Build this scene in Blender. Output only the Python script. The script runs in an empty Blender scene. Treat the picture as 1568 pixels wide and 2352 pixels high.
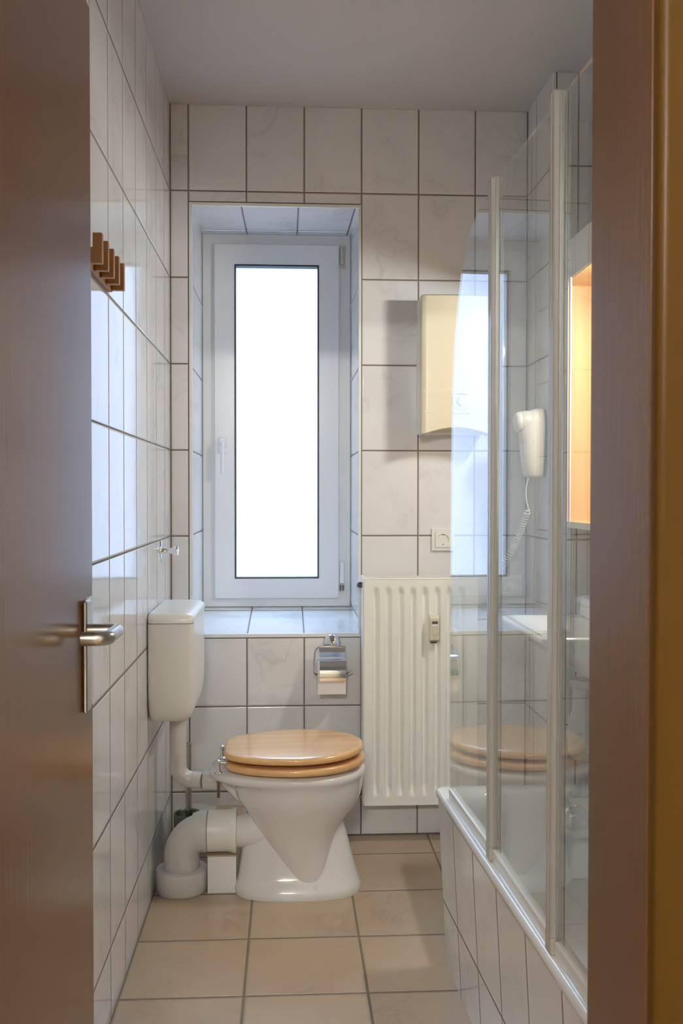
import bpy, bmesh, math, random
from mathutils import Vector, Matrix
random.seed(7)
PI = math.pi
S = bpy.context.scene
COL = S.collection

# ------------------------------------------------------------------ materials
def new_mat(name):
    m = bpy.data.materials.new(name); m.use_nodes = True
    nt = m.node_tree; nt.nodes.clear()
    out = nt.nodes.new('ShaderNodeOutputMaterial')
    return m, nt, out

class NT:
    def __init__(s, nt): s.nt = nt
    def n(s, t, **kw):
        x = s.nt.nodes.new(t)
        for k, v in kw.items():
            if k.startswith('i_'):
                x.inputs[k[2:].replace('_', ' ')].default_value = v
            else: setattr(x, k, v)
        return x
    def l(s, a, b): s.nt.links.new(a, b)
    def math(s, op, a, b=None, c=None, clamp=False):
        x = s.nt.nodes.new('ShaderNodeMath'); x.operation = op; x.use_clamp = clamp
        for i, v in enumerate((a, b, c)):
            if v is None: continue
            if isinstance(v, (int, float)): x.inputs[i].default_value = v
            else: s.l(v, x.inputs[i])
        return x.outputs[0]
    def mix(s, f, a, b):
        x = s.nt.nodes.new('ShaderNodeMix'); x.data_type = 'RGBA'
        for sock, v in ((x.inputs[0], f), (x.inputs[6], a), (x.inputs[7], b)):
            if isinstance(v, (int, float)): sock.default_value = v
            elif isinstance(v, tuple): sock.default_value = (*v[:3], 1)
            else: s.l(v, sock)
        return x.outputs[2]
    def ramp(s, f, stops):
        x = s.nt.nodes.new('ShaderNodeValToRGB')
        e = x.color_ramp.elements
        while len(e) < len(stops): e.new(0.5)
        for i, (p, c) in enumerate(stops):
            e[i].position = p; e[i].color = (*c[:3], 1)
        s.l(f, x.inputs[0]); return x.outputs[0]

def plain(name, col, rough=0.4, metal=0.0, coat=0.0, spec=0.5, bump=0.0, bscale=60.0, mottled=0.0, sss=0.0):
    m, nt, out = new_mat(name); g = NT(nt)
    b = g.n('ShaderNodeBsdfPrincipled')
    b.inputs['Base Color'].default_value = (*col, 1)
    b.inputs['Roughness'].default_value = rough
    b.inputs['Metallic'].default_value = metal
    b.inputs['Coat Weight'].default_value = coat
    b.inputs['Coat Roughness'].default_value = 0.05
    b.inputs['Specular IOR Level'].default_value = spec
    tc = g.n('ShaderNodeTexCoord')
    if mottled or bump:
        no = g.n('ShaderNodeTexNoise'); no.inputs['Scale'].default_value = bscale; no.inputs['Detail'].default_value = 4
        g.l(tc.outputs['Object'], no.inputs['Vector'])
        if mottled:
            c = g.mix(no.outputs[0], tuple(x * (1 - mottled) for x in col), tuple(min(1, x * (1 + mottled)) for x in col))
            g.l(c, b.inputs['Base Color'])
        if bump:
            bp = g.n('ShaderNodeBump'); bp.inputs['Strength'].default_value = bump; bp.inputs['Distance'].default_value = 0.002
            g.l(no.outputs[0], bp.inputs['Height']); g.l(bp.outputs[0], b.inputs['Normal'])
    g.l(b.outputs[0], out.inputs[0])
    return m

def tile_mat(name, pu, pv, joint, base, vein, grout, rough, waviness, marble_scale=6.0, veinamt=0.35, cvar=0.03):
    """glazed tiles on the UV grid: one UV unit = one tile"""
    m, nt, out = new_mat(name); g = NT(nt)
    uv = g.n('ShaderNodeUVMap'); sep = g.n('ShaderNodeSeparateXYZ'); g.l(uv.outputs[0], sep.inputs[0])
    U, V = sep.outputs[0], sep.outputs[1]
    def dist(x, p):
        f = g.math('FRACT', x)
        return g.math('MULTIPLY', g.math('MINIMUM', f, g.math('SUBTRACT', 1.0, f)), p)
    d = g.math('MINIMUM', dist(U, pu), dist(V, pv))
    jm = g.n('ShaderNodeMapRange'); jm.interpolation_type = 'SMOOTHSTEP'
    jm.inputs[1].default_value = joint * 0.40; jm.inputs[2].default_value = joint * 0.62
    g.l(d, jm.inputs[0]); mask = jm.outputs[0]           # 1 on the tile
    cell = g.n('ShaderNodeCombineXYZ'); g.l(g.math('FLOOR', U), cell.inputs[0]); g.l(g.math('FLOOR', V), cell.inputs[1])
    wn = g.n('ShaderNodeTexWhiteNoise'); wn.noise_dimensions = '3D'; g.l(cell.outputs[0], wn.inputs['Vector'])
    # per tile local coordinates, shifted at random, in metres
    cm = g.n('ShaderNodeCombineXYZ'); g.l(g.math('MULTIPLY', U, pu), cm.inputs[0]); g.l(g.math('MULTIPLY', V, pv), cm.inputs[1])
    sc = g.n('ShaderNodeVectorMath', operation='SCALE'); g.l(wn.outputs['Color'], sc.inputs[0]); sc.inputs['Scale'].default_value = 9.0
    ad = g.n('ShaderNodeVectorMath', operation='ADD'); g.l(cm.outputs[0], ad.inputs[0]); g.l(sc.outputs[0], ad.inputs[1])
    n1 = g.n('ShaderNodeTexNoise'); n1.inputs['Scale'].default_value = marble_scale; n1.inputs['Detail'].default_value = 6; n1.inputs['Distortion'].default_value = 1.2
    g.l(ad.outputs[0], n1.inputs['Vector'])
    # vein: narrow band of the noise
    band = g.math('ABSOLUTE', g.math('SUBTRACT', n1.outputs[0], 0.5))
    v = g.n('ShaderNodeMapRange'); v.inputs[1].default_value = 0.0; v.inputs[2].default_value = 0.035; v.inputs[3].default_value = 1.0; v.inputs[4].default_value = 0.0
    g.l(band, v.inputs[0])
    n2 = g.n('ShaderNodeTexNoise'); n2.inputs['Scale'].default_value = marble_scale * 0.8; n2.inputs['Detail'].default_value = 3
    g.l(ad.outputs[0], n2.inputs['Vector'])
    patch = g.n('ShaderNodeMapRange'); patch.inputs[1].default_value = 0.48; patch.inputs[2].default_value = 0.68; g.l(n2.outputs[0], patch.inputs[0])
    amt = g.math('MULTIPLY', g.math('MULTIPLY', v.outputs[0], patch.outputs[0]), veinamt)
    cloud = g.math('MULTIPLY', patch.outputs[0], veinamt * 0.45)
    c = g.mix(cloud, base, vein)
    c = g.mix(amt, c, vein)
    hv = g.n('ShaderNodeHueSaturation'); g.l(c, hv.inputs['Color'])
    g.l(g.math('ADD', 1.0 - cvar, g.math('MULTIPLY', wn.outputs['Value'], cvar)), hv.inputs['Value'])
    c = g.mix(mask, grout, hv.outputs[0])
    b = g.n('ShaderNodeBsdfPrincipled'); g.l(c, b.inputs['Base Color'])
    g.l(g.math('ADD', rough, g.math('MULTIPLY', g.math('SUBTRACT', 1.0, mask), 0.75 - rough)), b.inputs['Roughness'])
    # bump: rounded tile edges, slow wave and a small random tilt of every tile
    er = g.n('ShaderNodeMapRange'); er.interpolation_type = 'SMOOTHSTEP'; er.inputs[1].default_value = joint * 0.35; er.inputs[2].default_value = joint * 1.3
    g.l(d, er.inputs[0])
    w = g.n('ShaderNodeTexNoise'); w.inputs['Scale'].default_value = 5.0; w.inputs['Detail'].default_value = 1.0; g.l(ad.outputs[0], w.inputs['Vector'])
    h = g.math('ADD', g.math('MULTIPLY', er.outputs[0], 0.0012), g.math('MULTIPLY', w.outputs[0], waviness))
    bp = g.n('ShaderNodeBump'); bp.inputs['Strength'].default_value = 1.0; bp.inputs['Distance'].default_value = 1.0
    g.l(h, bp.inputs['Height']); g.l(bp.outputs[0], b.inputs['Normal'])
    g.l(b.outputs[0], out.inputs[0])
    return m

def wood_mat(name, dark, light, rough, axis='Z', scale=1.0, coat=0.0, knots=0.0, spec=0.5):
    m, nt, out = new_mat(name); g = NT(nt)
    tc = g.n('ShaderNodeTexCoord'); mp = g.n('ShaderNodeMapping'); g.l(tc.outputs['Object'], mp.inputs[0])
    s = {'X': (1.2, 26, 26), 'Y': (26, 1.2, 26), 'Z': (26, 26, 1.2)}[axis]
    mp.inputs['Scale'].default_value = tuple(x * scale for x in s)
    n = g.n('ShaderNodeTexNoise'); n.inputs['Scale'].default_value = 1.0; n.inputs['Detail'].default_value = 6; n.inputs['Distortion'].default_value = 0.5
    g.l(mp.outputs[0], n.inputs['Vector'])
    n2 = g.n('ShaderNodeTexNoise'); n2.inputs['Scale'].default_value = 5.0; n2.inputs['Detail'].default_value = 4; g.l(mp.outputs[0], n2.inputs['Vector'])
    f = g.math('ADD', g.math('MULTIPLY', n.outputs[0], 0.7), g.math('MULTIPLY', n2.outputs[0], 0.3))
    c = g.ramp(f, [(0.3, dark), (0.7, light)])
    if knots:
        vo = g.n('ShaderNodeTexVoronoi'); vo.inputs['Scale'].default_value = 5.5; g.l(tc.outputs['Object'], vo.inputs['Vector'])
        k = g.n('ShaderNodeMapRange'); k.inputs[1].default_value = 0.05; k.inputs[2].default_value = 0.12; k.inputs[3].default_value = knots; k.inputs[4].default_value = 0
        g.l(vo.outputs['Distance'], k.inputs[0])
        c = g.mix(k.outputs[0], c, tuple(x * 0.35 for x in dark))
    b = g.n('ShaderNodeBsdfPrincipled'); g.l(c, b.inputs['Base Color']); b.inputs['Roughness'].default_value = rough
    b.inputs['Coat Weight'].default_value = coat; b.inputs['Coat Roughness'].default_value = 0.12; b.inputs['Specular IOR Level'].default_value = spec
    bp = g.n('ShaderNodeBump'); bp.inputs['Strength'].default_value = 0.15; bp.inputs['Distance'].default_value = 0.001
    g.l(n2.outputs[0], bp.inputs['Height']); g.l(bp.outputs[0], b.inputs['Normal'])
    g.l(b.outputs[0], out.inputs[0])
    return m

def pane_mat(name, tint, boost=1.0, rough=0.0):
    """clear sheet: straight transmission plus mirror reflection growing with the angle"""
    m, nt, out = new_mat(name); g = NT(nt)
    geo = g.n('ShaderNodeNewGeometry')
    dt = g.n('ShaderNodeVectorMath', operation='DOT_PRODUCT'); g.l(geo.outputs['Normal'], dt.inputs[0]); g.l(geo.outputs['Incoming'], dt.inputs[1])
    c = g.math('ABSOLUTE', dt.outputs['Value'])
    sch = g.math('ADD', 0.04, g.math('MULTIPLY', g.math('POWER', g.math('SUBTRACT', 1.0, c), 5.0), 0.96))
    f = g.math('MULTIPLY', sch, boost, clamp=True)
    t = g.n('ShaderNodeBsdfTransparent'); t.inputs[0].default_value = (*tint, 1)
    gl = g.n('ShaderNodeBsdfGlossy'); gl.inputs['Roughness'].default_value = rough; gl.inputs['Color'].default_value = (1, 1, 1, 1)
    mx = g.n('ShaderNodeMixShader'); g.l(f, mx.inputs[0]); g.l(t.outputs[0], mx.inputs[1]); g.l(gl.outputs[0], mx.inputs[2])
    g.l(mx.outputs[0], out.inputs[0])
    return m

def emit_mat(name, col, strength):
    m, nt, out = new_mat(name); g = NT(nt)
    e = g.n('ShaderNodeEmission'); e.inputs[0].default_value = (*col, 1); e.inputs[1].default_value = strength
    g.l(e.outputs[0], out.inputs[0]); return m

WHITE_TILE = (0.79, 0.795, 0.81)
M = {}
M['tile'] = tile_mat('white_wall_tile', .203, .303, .0052, WHITE_TILE, (0.50, 0.50, 0.52), (0.20, 0.165, 0.14), 0.09, 0.0007, 5.0, 0.40)
M['floor'] = tile_mat('beige_floor_tile', .3035, .3035, .0068, (0.50, 0.385, 0.275), (0.38, 0.27, 0.185), (0.20, 0.165, 0.13), 0.30, 0.0006, 5.0, 0.75, 0.05)
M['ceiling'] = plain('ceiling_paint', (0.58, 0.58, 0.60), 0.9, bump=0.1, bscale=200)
M['plaster'] = plain('corridor_plaster', (0.78, 0.75, 0.68), 0.9)
M['porcelain'] = plain('white_porcelain', (0.76, 0.745, 0.735), 0.08, coat=0.5)
M['plastic'] = plain('white_plastic', (0.80, 0.795, 0.76), 0.28)
M['plastic_grey'] = plain('pipe_plastic', (0.63, 0.615, 0.60), 0.33)
M['plastic_cream'] = plain('cream_plastic', (0.67, 0.625, 0.50), 0.3)
M['upvc'] = plain('window_plastic', (0.82, 0.83, 0.84), 0.25)
M['trim'] = plain('trim_plastic', (0.82, 0.82, 0.82), 0.25)
M['acryl'] = plain('bathtub_enamel', (0.83, 0.84, 0.86), 0.12, coat=0.4)
M['radiator'] = plain('radiator_enamel', (0.88, 0.88, 0.84), 0.3)
M['chrome'] = plain('chrome', (0.82, 0.83, 0.85), 0.07, metal=1)
M['steel'] = plain('brushed_steel', (0.60, 0.57, 0.52), 0.27, metal=1)
M['footgrey'] = plain('rail_foot_plastic', (0.44, 0.41, 0.36), 0.35)
M['satin'] = plain('satin_strip', (0.74, 0.77, 0.82), 0.3, metal=0.5)
M['dark_metal'] = plain('dark_metal', (0.17, 0.16, 0.15), 0.35, metal=1)
M['alu'] = plain('satin_rail', (0.47, 0.455, 0.43), 0.25, metal=0.25, coat=0.3)
M['black'] = plain('black_rubber', (0.02, 0.022, 0.026), 0.5)
M['grout'] = plain('dark_grout', (0.15, 0.12, 0.10), 0.8)
M['bronze'] = plain('brass_bolt', (0.18, 0.12, 0.06), 0.45, metal=0.6)
M['paper'] = plain('toilet_paper', (0.84, 0.80, 0.77), 0.95, bump=0.3, bscale=300)
M['card'] = plain('cardboard', (0.45, 0.35, 0.25), 0.9)
M['bristle'] = plain('brush_bristle', (0.10, 0.11, 0.08), 0.8)
M['holder'] = plain('brush_holder_plastic', (0.12, 0.14, 0.11), 0.35)
M['screen'] = plain('display', (0.10, 0.11, 0.10), 0.2)
M['print'] = plain('grey_print', (0.30, 0.27, 0.23), 0.5)
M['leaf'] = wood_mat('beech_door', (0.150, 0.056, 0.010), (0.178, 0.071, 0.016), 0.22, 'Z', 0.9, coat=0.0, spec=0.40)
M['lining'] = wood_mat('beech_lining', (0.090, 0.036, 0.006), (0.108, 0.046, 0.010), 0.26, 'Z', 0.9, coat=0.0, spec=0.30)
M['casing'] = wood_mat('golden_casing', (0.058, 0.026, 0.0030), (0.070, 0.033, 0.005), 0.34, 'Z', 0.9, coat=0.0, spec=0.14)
M['seatwood'] = wood_mat('beech_seat', (0.70, 0.39, 0.16), (0.84, 0.52, 0.25), 0.25, 'X', 1.0, coat=0.6)
M['hookwood'] = wood_mat('oiled_hook_wood', (0.30, 0.130, 0.030), (0.40, 0.19, 0.050), 0.45, 'Z', 1.0)
M['pine'] = wood_mat('pine_board', (0.70, 0.42, 0.18), (0.86, 0.60, 0.30), 0.5, 'Z', 0.8, knots=0.8)
M['glass'] = pane_mat('shower_glass', (0.955, 0.975, 0.97), 0.95)
M['winglass'] = pane_mat('window_glass', (0.96, 0.98, 1.0), 1.0)
M['lamp'] = emit_mat('warm_lamp', (0.96, 1.0, 0.93), 640.0)
M['corridor_lamp'] = emit_mat('corridor_lamp', (0.98, 0.96, 0.87), 930.0)

# ------------------------------------------------------------------ helpers
LOC = {}
def empty(name, loc, label, cat, group=None, kind=None):
    o = bpy.data.objects.new(name, None); COL.objects.link(o); o.location = loc
    o.empty_display_size = 0.05
    LOC[o] = Vector(loc)
    o['label'] = label; o['category'] = cat
    if group: o['group'] = group
    if kind: o['kind'] = kind
    return o

def tag(o, label=None, cat=None, group=None, kind=None):
    for k, v in (('label', label), ('category', cat), ('group', group), ('kind', kind)):
        if v: o[k] = v
    return o

def mk(name, verts, faces, mat, parent=None, smooth=True, bevel=0.0, seg=3, uvs=None, origin=None, sharp=35, autosmooth=True):
    me = bpy.data.meshes.new(name)
    base = LOC[parent] if parent is not None else (Vector(origin) if origin is not None else Vector((0, 0, 0)))
    me.from_pydata([tuple(Vector(v) - base) for v in verts], [], faces)
    if uvs:
        l = me.uv_layers.new(name='UVMap'); k = 0
        for fi, f in enumerate(faces):
            for j in range(len(f)):
                l.data[k].uv = uvs[fi][j]; k += 1
    else:
        bm = bmesh.new(); bm.from_mesh(me)
        bmesh.ops.remove_doubles(bm, verts=bm.verts, dist=1e-6)
        bmesh.ops.recalc_face_normals(bm, faces=bm.faces); bm.to_mesh(me); bm.free()
    me.materials.append(mat)
    o = bpy.data.objects.new(name, me); COL.objects.link(o)
    if parent is not None: o.parent = parent
    else: o.location = base
    LOC[o] = base
    if bevel:
        b = o.modifiers.new('bevel', 'BEVEL'); b.width = bevel; b.segments = seg; b.limit_method = 'ANGLE'; b.angle_limit = math.radians(30)
        b.harden_normals = True
        smooth = True
    if smooth:
        me.shade_smooth() if hasattr(me, 'shade_smooth') else None
        for p in me.polygons: p.use_smooth = True
        if autosmooth:
            me.set_sharp_from_angle(angle=math.radians(sharp))
    return o

class G:
    """collects shapes of one part"""
    def __init__(s): s.v = []; s.f = []
    def add(s, v, f):
        n = len(s.v); s.v += [tuple(x) for x in v]; s.f += [tuple(i + n for i in q) for q in f]; return s
    def box(s, x0, x1, y0, y1, z0, z1, rot=None, c=None):
        v = [(x, y, z) for x in (x0, x1) for y in (y0, y1) for z in (z0, z1)]
        if rot is not None:
            c = Vector(c); v = [tuple(rot @ (Vector(p) - c) + c) for p in v]
        return s.add(v, [(0, 1, 3, 2), (4, 6, 7, 5), (0, 4, 5, 1), (2, 3, 7, 6), (0, 2, 6, 4), (1, 5, 7, 3)])
    def loft(s, secs, cap0=True, cap1=True, closed=True):
        n = len(secs[0]); v = [p for q in secs for p in q]; f = []
        m = n if closed else n - 1
        for i in range(len(secs) - 1):
            for j in range(m):
                a = i * n + j; b = i * n + (j + 1) % n
                f.append((a, b, b + n, a + n))
        if cap0: f.append(tuple(range(n - 1, -1, -1)))
        if cap1: f.append(tuple((len(secs) - 1) * n + j for j in range(n)))
        return s.add(v, f)
    def lathe(s, prof, o, axis='Z', n=32, cap0=True, cap1=True):
        o = Vector(o); ax = {'X': Vector((1, 0, 0)), 'Y': Vector((0, 1, 0)), 'Z': Vector((0, 0, 1))}.get(axis, axis)
        ax = Vector(ax).normalized(); u = ax.orthogonal().normalized(); w = ax.cross(u)
        secs = [[o + ax * t + (u * math.cos(2 * PI * k / n) + w * math.sin(2 * PI * k / n)) * max(r, 1e-5) for k in range(n)] for r, t in prof]
        return s.loft(secs, cap0, cap1)
    def tube(s, pts, r, n=12, caps=True):
        pts = [Vector(p) for p in pts]
        rr = r if isinstance(r, (list, tuple)) else [r] * len(pts)
        t0 = (pts[1] - pts[0]).normalized(); u = t0.orthogonal().normalized(); secs = []
        for i, p in enumerate(pts):
            t = (pts[min(i + 1, len(pts) - 1)] - pts[max(i - 1, 0)]).normalized()
            u = (u - t * u.dot(t)).normalized(); w = t.cross(u)
            secs.append([p + (u * math.cos(2 * PI * k / n) + w * math.sin(2 * PI * k / n)) * rr[i] for k in range(n)])
        return s.loft(secs, caps, caps)
    def mk(s, name, mat, parent=None, **kw): return mk(name, s.v, s.f, mat, parent, **kw)

def smoothpath(pts, k=8):
    pts = [Vector(p) for p in pts]; out = []
    P = [pts[0]] + pts + [pts[-1]]
    for i in range(1, len(P) - 2):
        for j in range(k):
            t = j / k; a, b, c, d = P[i - 1], P[i], P[i + 1], P[i + 2]
            out.append(0.5 * ((2 * b) + (-a + c) * t + (2 * a - 5 * b + 4 * c - d) * t * t + (-a + 3 * b - 3 * c + d) * t ** 3))
    out.append(pts[-1]); return out

def arc(c, r, a0, a1, u, w, k=10):
    c, u, w = Vector(c), Vector(u), Vector(w)
    return [c + (u * math.cos(a0 + (a1 - a0) * i / k) + w * math.sin(a0 + (a1 - a0) * i / k)) * r for i in range(k + 1)]

def rrect(x0, x1, y0, y1, r, n=6):
    """rounded rectangle, 4*(n+1) points, counter-clockwise"""
    r = min(r, (x1 - x0) / 2 - 1e-4, (y1 - y0) / 2 - 1e-4); p = []
    for cx, cy, a in ((x1 - r, y1 - r, 0), (x0 + r, y1 - r, PI / 2), (x0 + r, y0 + r, PI), (x1 - r, y0 + r, 3 * PI / 2)):
        for i in range(n + 1):
            t = a + PI / 2 * i / n; p.append((cx + r * math.cos(t), cy + r * math.sin(t)))
    return p

def quads(name, qs, mat, parent=None, origin=None, kind=None):
    """qs: (4 points, 4 uvs)"""
    v = []; f = []; uv = []
    for pts, uvl in qs:
        n = len(v); v += [tuple(p) for p in pts]; f.append(tuple(range(n, n + len(pts)))); uv.append(uvl)
    o = mk(name, v, f, mat, parent, smooth=False, uvs=uv, origin=origin)
    if kind: o['kind'] = kind
    return o

# ------------------------------------------------------------------ room data (metres)
D = 3.4328; XL = -0.4112; XP = 0.857; YP = 3.105; XR = 1.08; ZC = 2.586
YD1 = 0.96; YD0 = 0.80
zt = lambda z: (z - 1.0744) / 0.3031
ub = lambda x: (x - 0.2618) / 0.203
def wq(p0, p1, z0, z1, uf, flip=False):
    """vertical wall quad between plan points, uv through uf(x,y)"""
    pts = [(*p0, z0), (*p1, z0), (*p1, z1), (*p0, z1)]
    uvs = [(uf(*p0), zt(z0)), (uf(*p1), zt(z0)), (uf(*p1), zt(z1)), (uf(*p0), zt(z1))]
    return (pts, uvs)

# floor and ceiling
fu = lambda x, y: ((x + 0.1071) / 0.3035, (y - 2.9459) / 0.3035)
def fq(x0, x1, y0, y1, z=0.0):
    p = [(x0, y0), (x1, y0), (x1, y1), (x0, y1)]
    return ([(a, b, z) for a, b in p], [fu(a, b) for a, b in p])
quads('floor', [fq(XL - .6, XR + .05, -1.25, YP), fq(XL - .02, XP + .02, YP, D + .02)], M['floor'], kind='structure')
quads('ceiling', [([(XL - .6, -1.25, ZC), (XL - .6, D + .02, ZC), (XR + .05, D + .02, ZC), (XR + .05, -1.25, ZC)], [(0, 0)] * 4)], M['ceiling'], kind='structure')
# left wall
quads('wall_left', [wq((XL, YD1), (XL, D), 0, ZC, lambda x, y: (y - 2.257) / 0.203)], M['tile'], kind='structure')
# back wall with the window recess
WX0, WX1, WZ0, WZ1 = -0.345, 0.258, 0.716, 2.246
FX0, FX1, FZ0, FZ1, FY = -0.345, 0.258, 0.760, 2.278, 3.95
qs = []
uf = lambda x, y: ub(x)
qs.append(wq((XL, D), (WX0, D), 0, ZC, uf)); qs.append(wq((WX1, D), (XP, D), 0, ZC, uf))
qs.append(wq((WX0, D), (WX1, D), 0, WZ0, uf)); qs.append(wq((WX0, D), (WX1, D), WZ1, ZC, uf))
YB = 4.05
def zs(z0, z1, y): return z0 + (z1 - z0) * (y - D) / (FY - D)
tz, bz = zs(WZ1, FZ1, YB), zs(WZ0, FZ0, YB)
rv = lambda y: (y - 3.885) / 0.47
qs.append(([(WX0, D, WZ1), (WX1, D, WZ1), (FX1, YB, tz), (FX0, YB, tz)], [(ub(WX0 + .02), rv(D)), (ub(WX1 + .02), rv(D)), (ub(FX1 + .02), rv(YB)), (ub(FX0 + .02), rv(YB))]))
qs.append(([(WX0, D, WZ0), (FX0, YB, bz), (FX1, YB, bz), (WX1, D, WZ0)], [(ub(WX0), rv(D)), (ub(FX0), rv(YB)), (ub(FX1), rv(YB)), (ub(WX1), rv(D))]))
for (xa, xb) in ((WX0, FX0), (WX1, FX1)):
    ra = lambda y: 0.25 + (y - D) / 0.9
    qs.append(([(xa, D, WZ0), (xb, YB, bz), (xb, YB, tz), (xa, D, WZ1)], [(ra(D), zt(WZ0)), (ra(YB), zt(bz)), (ra(YB), zt(tz)), (ra(D), zt(WZ1))]))
quads('wall_back', qs, M['tile'], kind='structure')
# right wall: long stretch over the bathtub, a step forward, then the narrower part by the radiator
quads('wall_right', [
    wq((XR, YD1), (XR, YP), 0, ZC, lambda x, y: (y - YP) / 0.203),
    wq((XR, YP), (XP, YP), 0, ZC, lambda x, y: (x - 0.941) / 0.203),
    wq((XP, YP), (XP, D), 0, ZC, lambda x, y: (y - 3.311) / 0.203)], M['tile'], kind='structure')
# front wall with the doorway, tiled to the bathroom
OX0, OX1, OZ = -0.372, 0.330, 2.025
qf = lambda x, y: (x - 0.2) / 0.203
quads('wall_front', [wq((XL, YD1), (OX0, YD1), 0, ZC, qf), wq((OX1, YD1), (XR, YD1), 0, ZC, qf), wq((OX0, YD1), (OX1, YD1), OZ, ZC, qf)], M['tile'], kind='structure')
# corridor shell around the camera
g = G()
def cq(p0, p1, z0, z1): g.add([(*p0, z0), (*p1, z0), (*p1, z1), (*p0, z1)], [(0, 1, 2, 3)])
CX0, CX1, CY = -1.0, 1.13, -1.25
cq((CX0, YD0), (OX0, YD0), 0, ZC); cq((OX1, YD0), (CX1, YD0), 0, ZC); cq((OX0, YD0), (OX1, YD0), OZ, ZC)
cq((CX0, YD0), (CX0, CY), 0, ZC); cq((CX1, YD0), (CX1, CY), 0, ZC); cq((CX0, CY), (CX1, CY), 0, ZC)
tag(g.mk('wall_corridor', M['plaster'], smooth=False), kind='structure')

# door lining and casing = trim_1
o = G().box(0.3045, OX1, YD0, YD1, 0, OZ).mk('trim_1', M['lining'], bevel=0.0015, origin=(0.31, .88, 0)); o['kind'] = 'structure'
o = G().box(OX0, -0.362, YD0, YD1, 0, OZ).mk('trim_2', M['lining'], bevel=0.0015, origin=(-0.36, .88, 0)); o['kind'] = 'structure'
o = G().box(-0.362, 0.3045, YD0, YD1, 2.0, OZ).mk('trim_3', M['lining'], bevel=0.0015, origin=(0, .88, 2.0)); o['kind'] = 'structure'
# rounded casing on the corridor side
for nm, xa, sgn in (('trim_4', 0.3055, 1), ('trim_5', -0.363, -1)):
    prof = [(0, 0.0), (0, -.006), (.0008, -.0105), (.0028, -.0135), (.0060, -.0150), (.0100, -.0153), (.018, -.0145), (.034, -.0130), (.060, -.0120), (.066, -.010), (.068, -.006), (.068, 0)]
    secs = [[(xa + sgn * a, YD0 - .0002 + b, z) for a, b in prof] for z in (0, 2.06)]
    o = G().loft(secs).mk(nm, M['casing'], sharp=50, origin=(xa, YD0, 0)); o['kind'] = 'structure'

# window reveal edge trim (white rounded strip) and pier corner strip
g = G(); w = 0.011
g.box(WX0 - .001, WX0 + w, D - .003, D + .008, WZ0, WZ1); g.box(WX1 - w * .6, WX1 + .003, D - .003, D + .008, WZ0, WZ1)
g.box(WX0 - .001, WX1 + .003, D - .0028, D + .008, WZ1 - w, WZ1 + .001); g.box(WX0 - .001, WX1 + .003, D - .0032, D + .008, WZ0 - .003, WZ0 + w)
o = g.mk('trim_7', M['trim'], bevel=0.0025, origin=(0, D, WZ0)); o['kind'] = 'structure'
g = G(); g.box(WX0 - .0035, WX0 - .001, D - .0005, D + .002, WZ0, WZ1); g.box(WX1 + .003, WX1 + .0055, D - .0005, D + .002, WZ0, WZ1)
g.box(WX0, WX1, D - .0005, D + .002, WZ1 + .001, WZ1 + .0045); g.box(WX0, WX1, D - .0005, D + .002, WZ0 - .006, WZ0 - .003)
o = g.mk('trim_8', M['grout'], origin=(0, D, WZ0)); o['kind'] = 'structure'
o = G().box(XP - .002, XP + .010, YP - .003, YP + .009, 0, ZC).mk('trim_9', M['trim'], bevel=.0025, origin=(XP, YP, 0)); o['kind'] = 'structure'
g = G().box(XP - .001, XP + .001, YP + .009, YP + .013, 0, ZC).box(XP + .010, XP + .0135, YP - .001, YP + .001, 0, ZC)
o = g.mk('trim_10', M['grout'], origin=(XP, YP, 0)); o['kind'] = 'structure'
g = G().box(XL - .001, XL + .0035, D - .0035, D + .001, 0, ZC).box(XP - .0035, XP + .001, D - .0035, D + .001, 0, ZC)
g.box(XL, XP, D - .004, D + .001, 0, .004)
o = g.mk('trim_11', M['grout'], origin=(XL, D, 0)); o['kind'] = 'structure'
# small tiled box behind the waste pipe
px0, px1, py0, pz = -0.245, -0.158, 2.955, 0.112
quads('trim_12', [
    ([(px0, py0, 0), (px1, py0, 0), (px1, py0, pz), (px0, py0, pz)], [(.1, .1), (.45, .1), (.45, .46), (.1, .46)]),
    ([(px0, D, 0), (px0, py0, 0), (px0, py0, pz), (px0, D, pz)], [(.1, .1), (.9, .1), (.9, .46), (.1, .46)]),
    ([(px1, py0, 0), (px1, D, 0), (px1, D, pz), (px1, py0, pz)], [(.1, .1), (.9, .1), (.9, .46), (.1, .46)])], M['tile'], kind='structure')
quads('trim_13', [([(px0 - .002, py0 - .002, pz + .004), (px1 + .002, py0 - .002, pz + .004), (px1 + .002, D, pz + .004), (px0 - .002, D, pz + .004)], [(.1, .1), (.4, .1), (.4, .9), (.1, .9)]),
    ([(px0 - .002, py0 - .002, pz), (px1 + .002, py0 - .002, pz), (px1 + .002, py0 - .002, pz + .004), (px0 - .002, py0 - .002, pz + .004)], [(.1, .1), (.4, .1), (.4, .2), (.1, .2)])], M['floor'], kind='structure')

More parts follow.
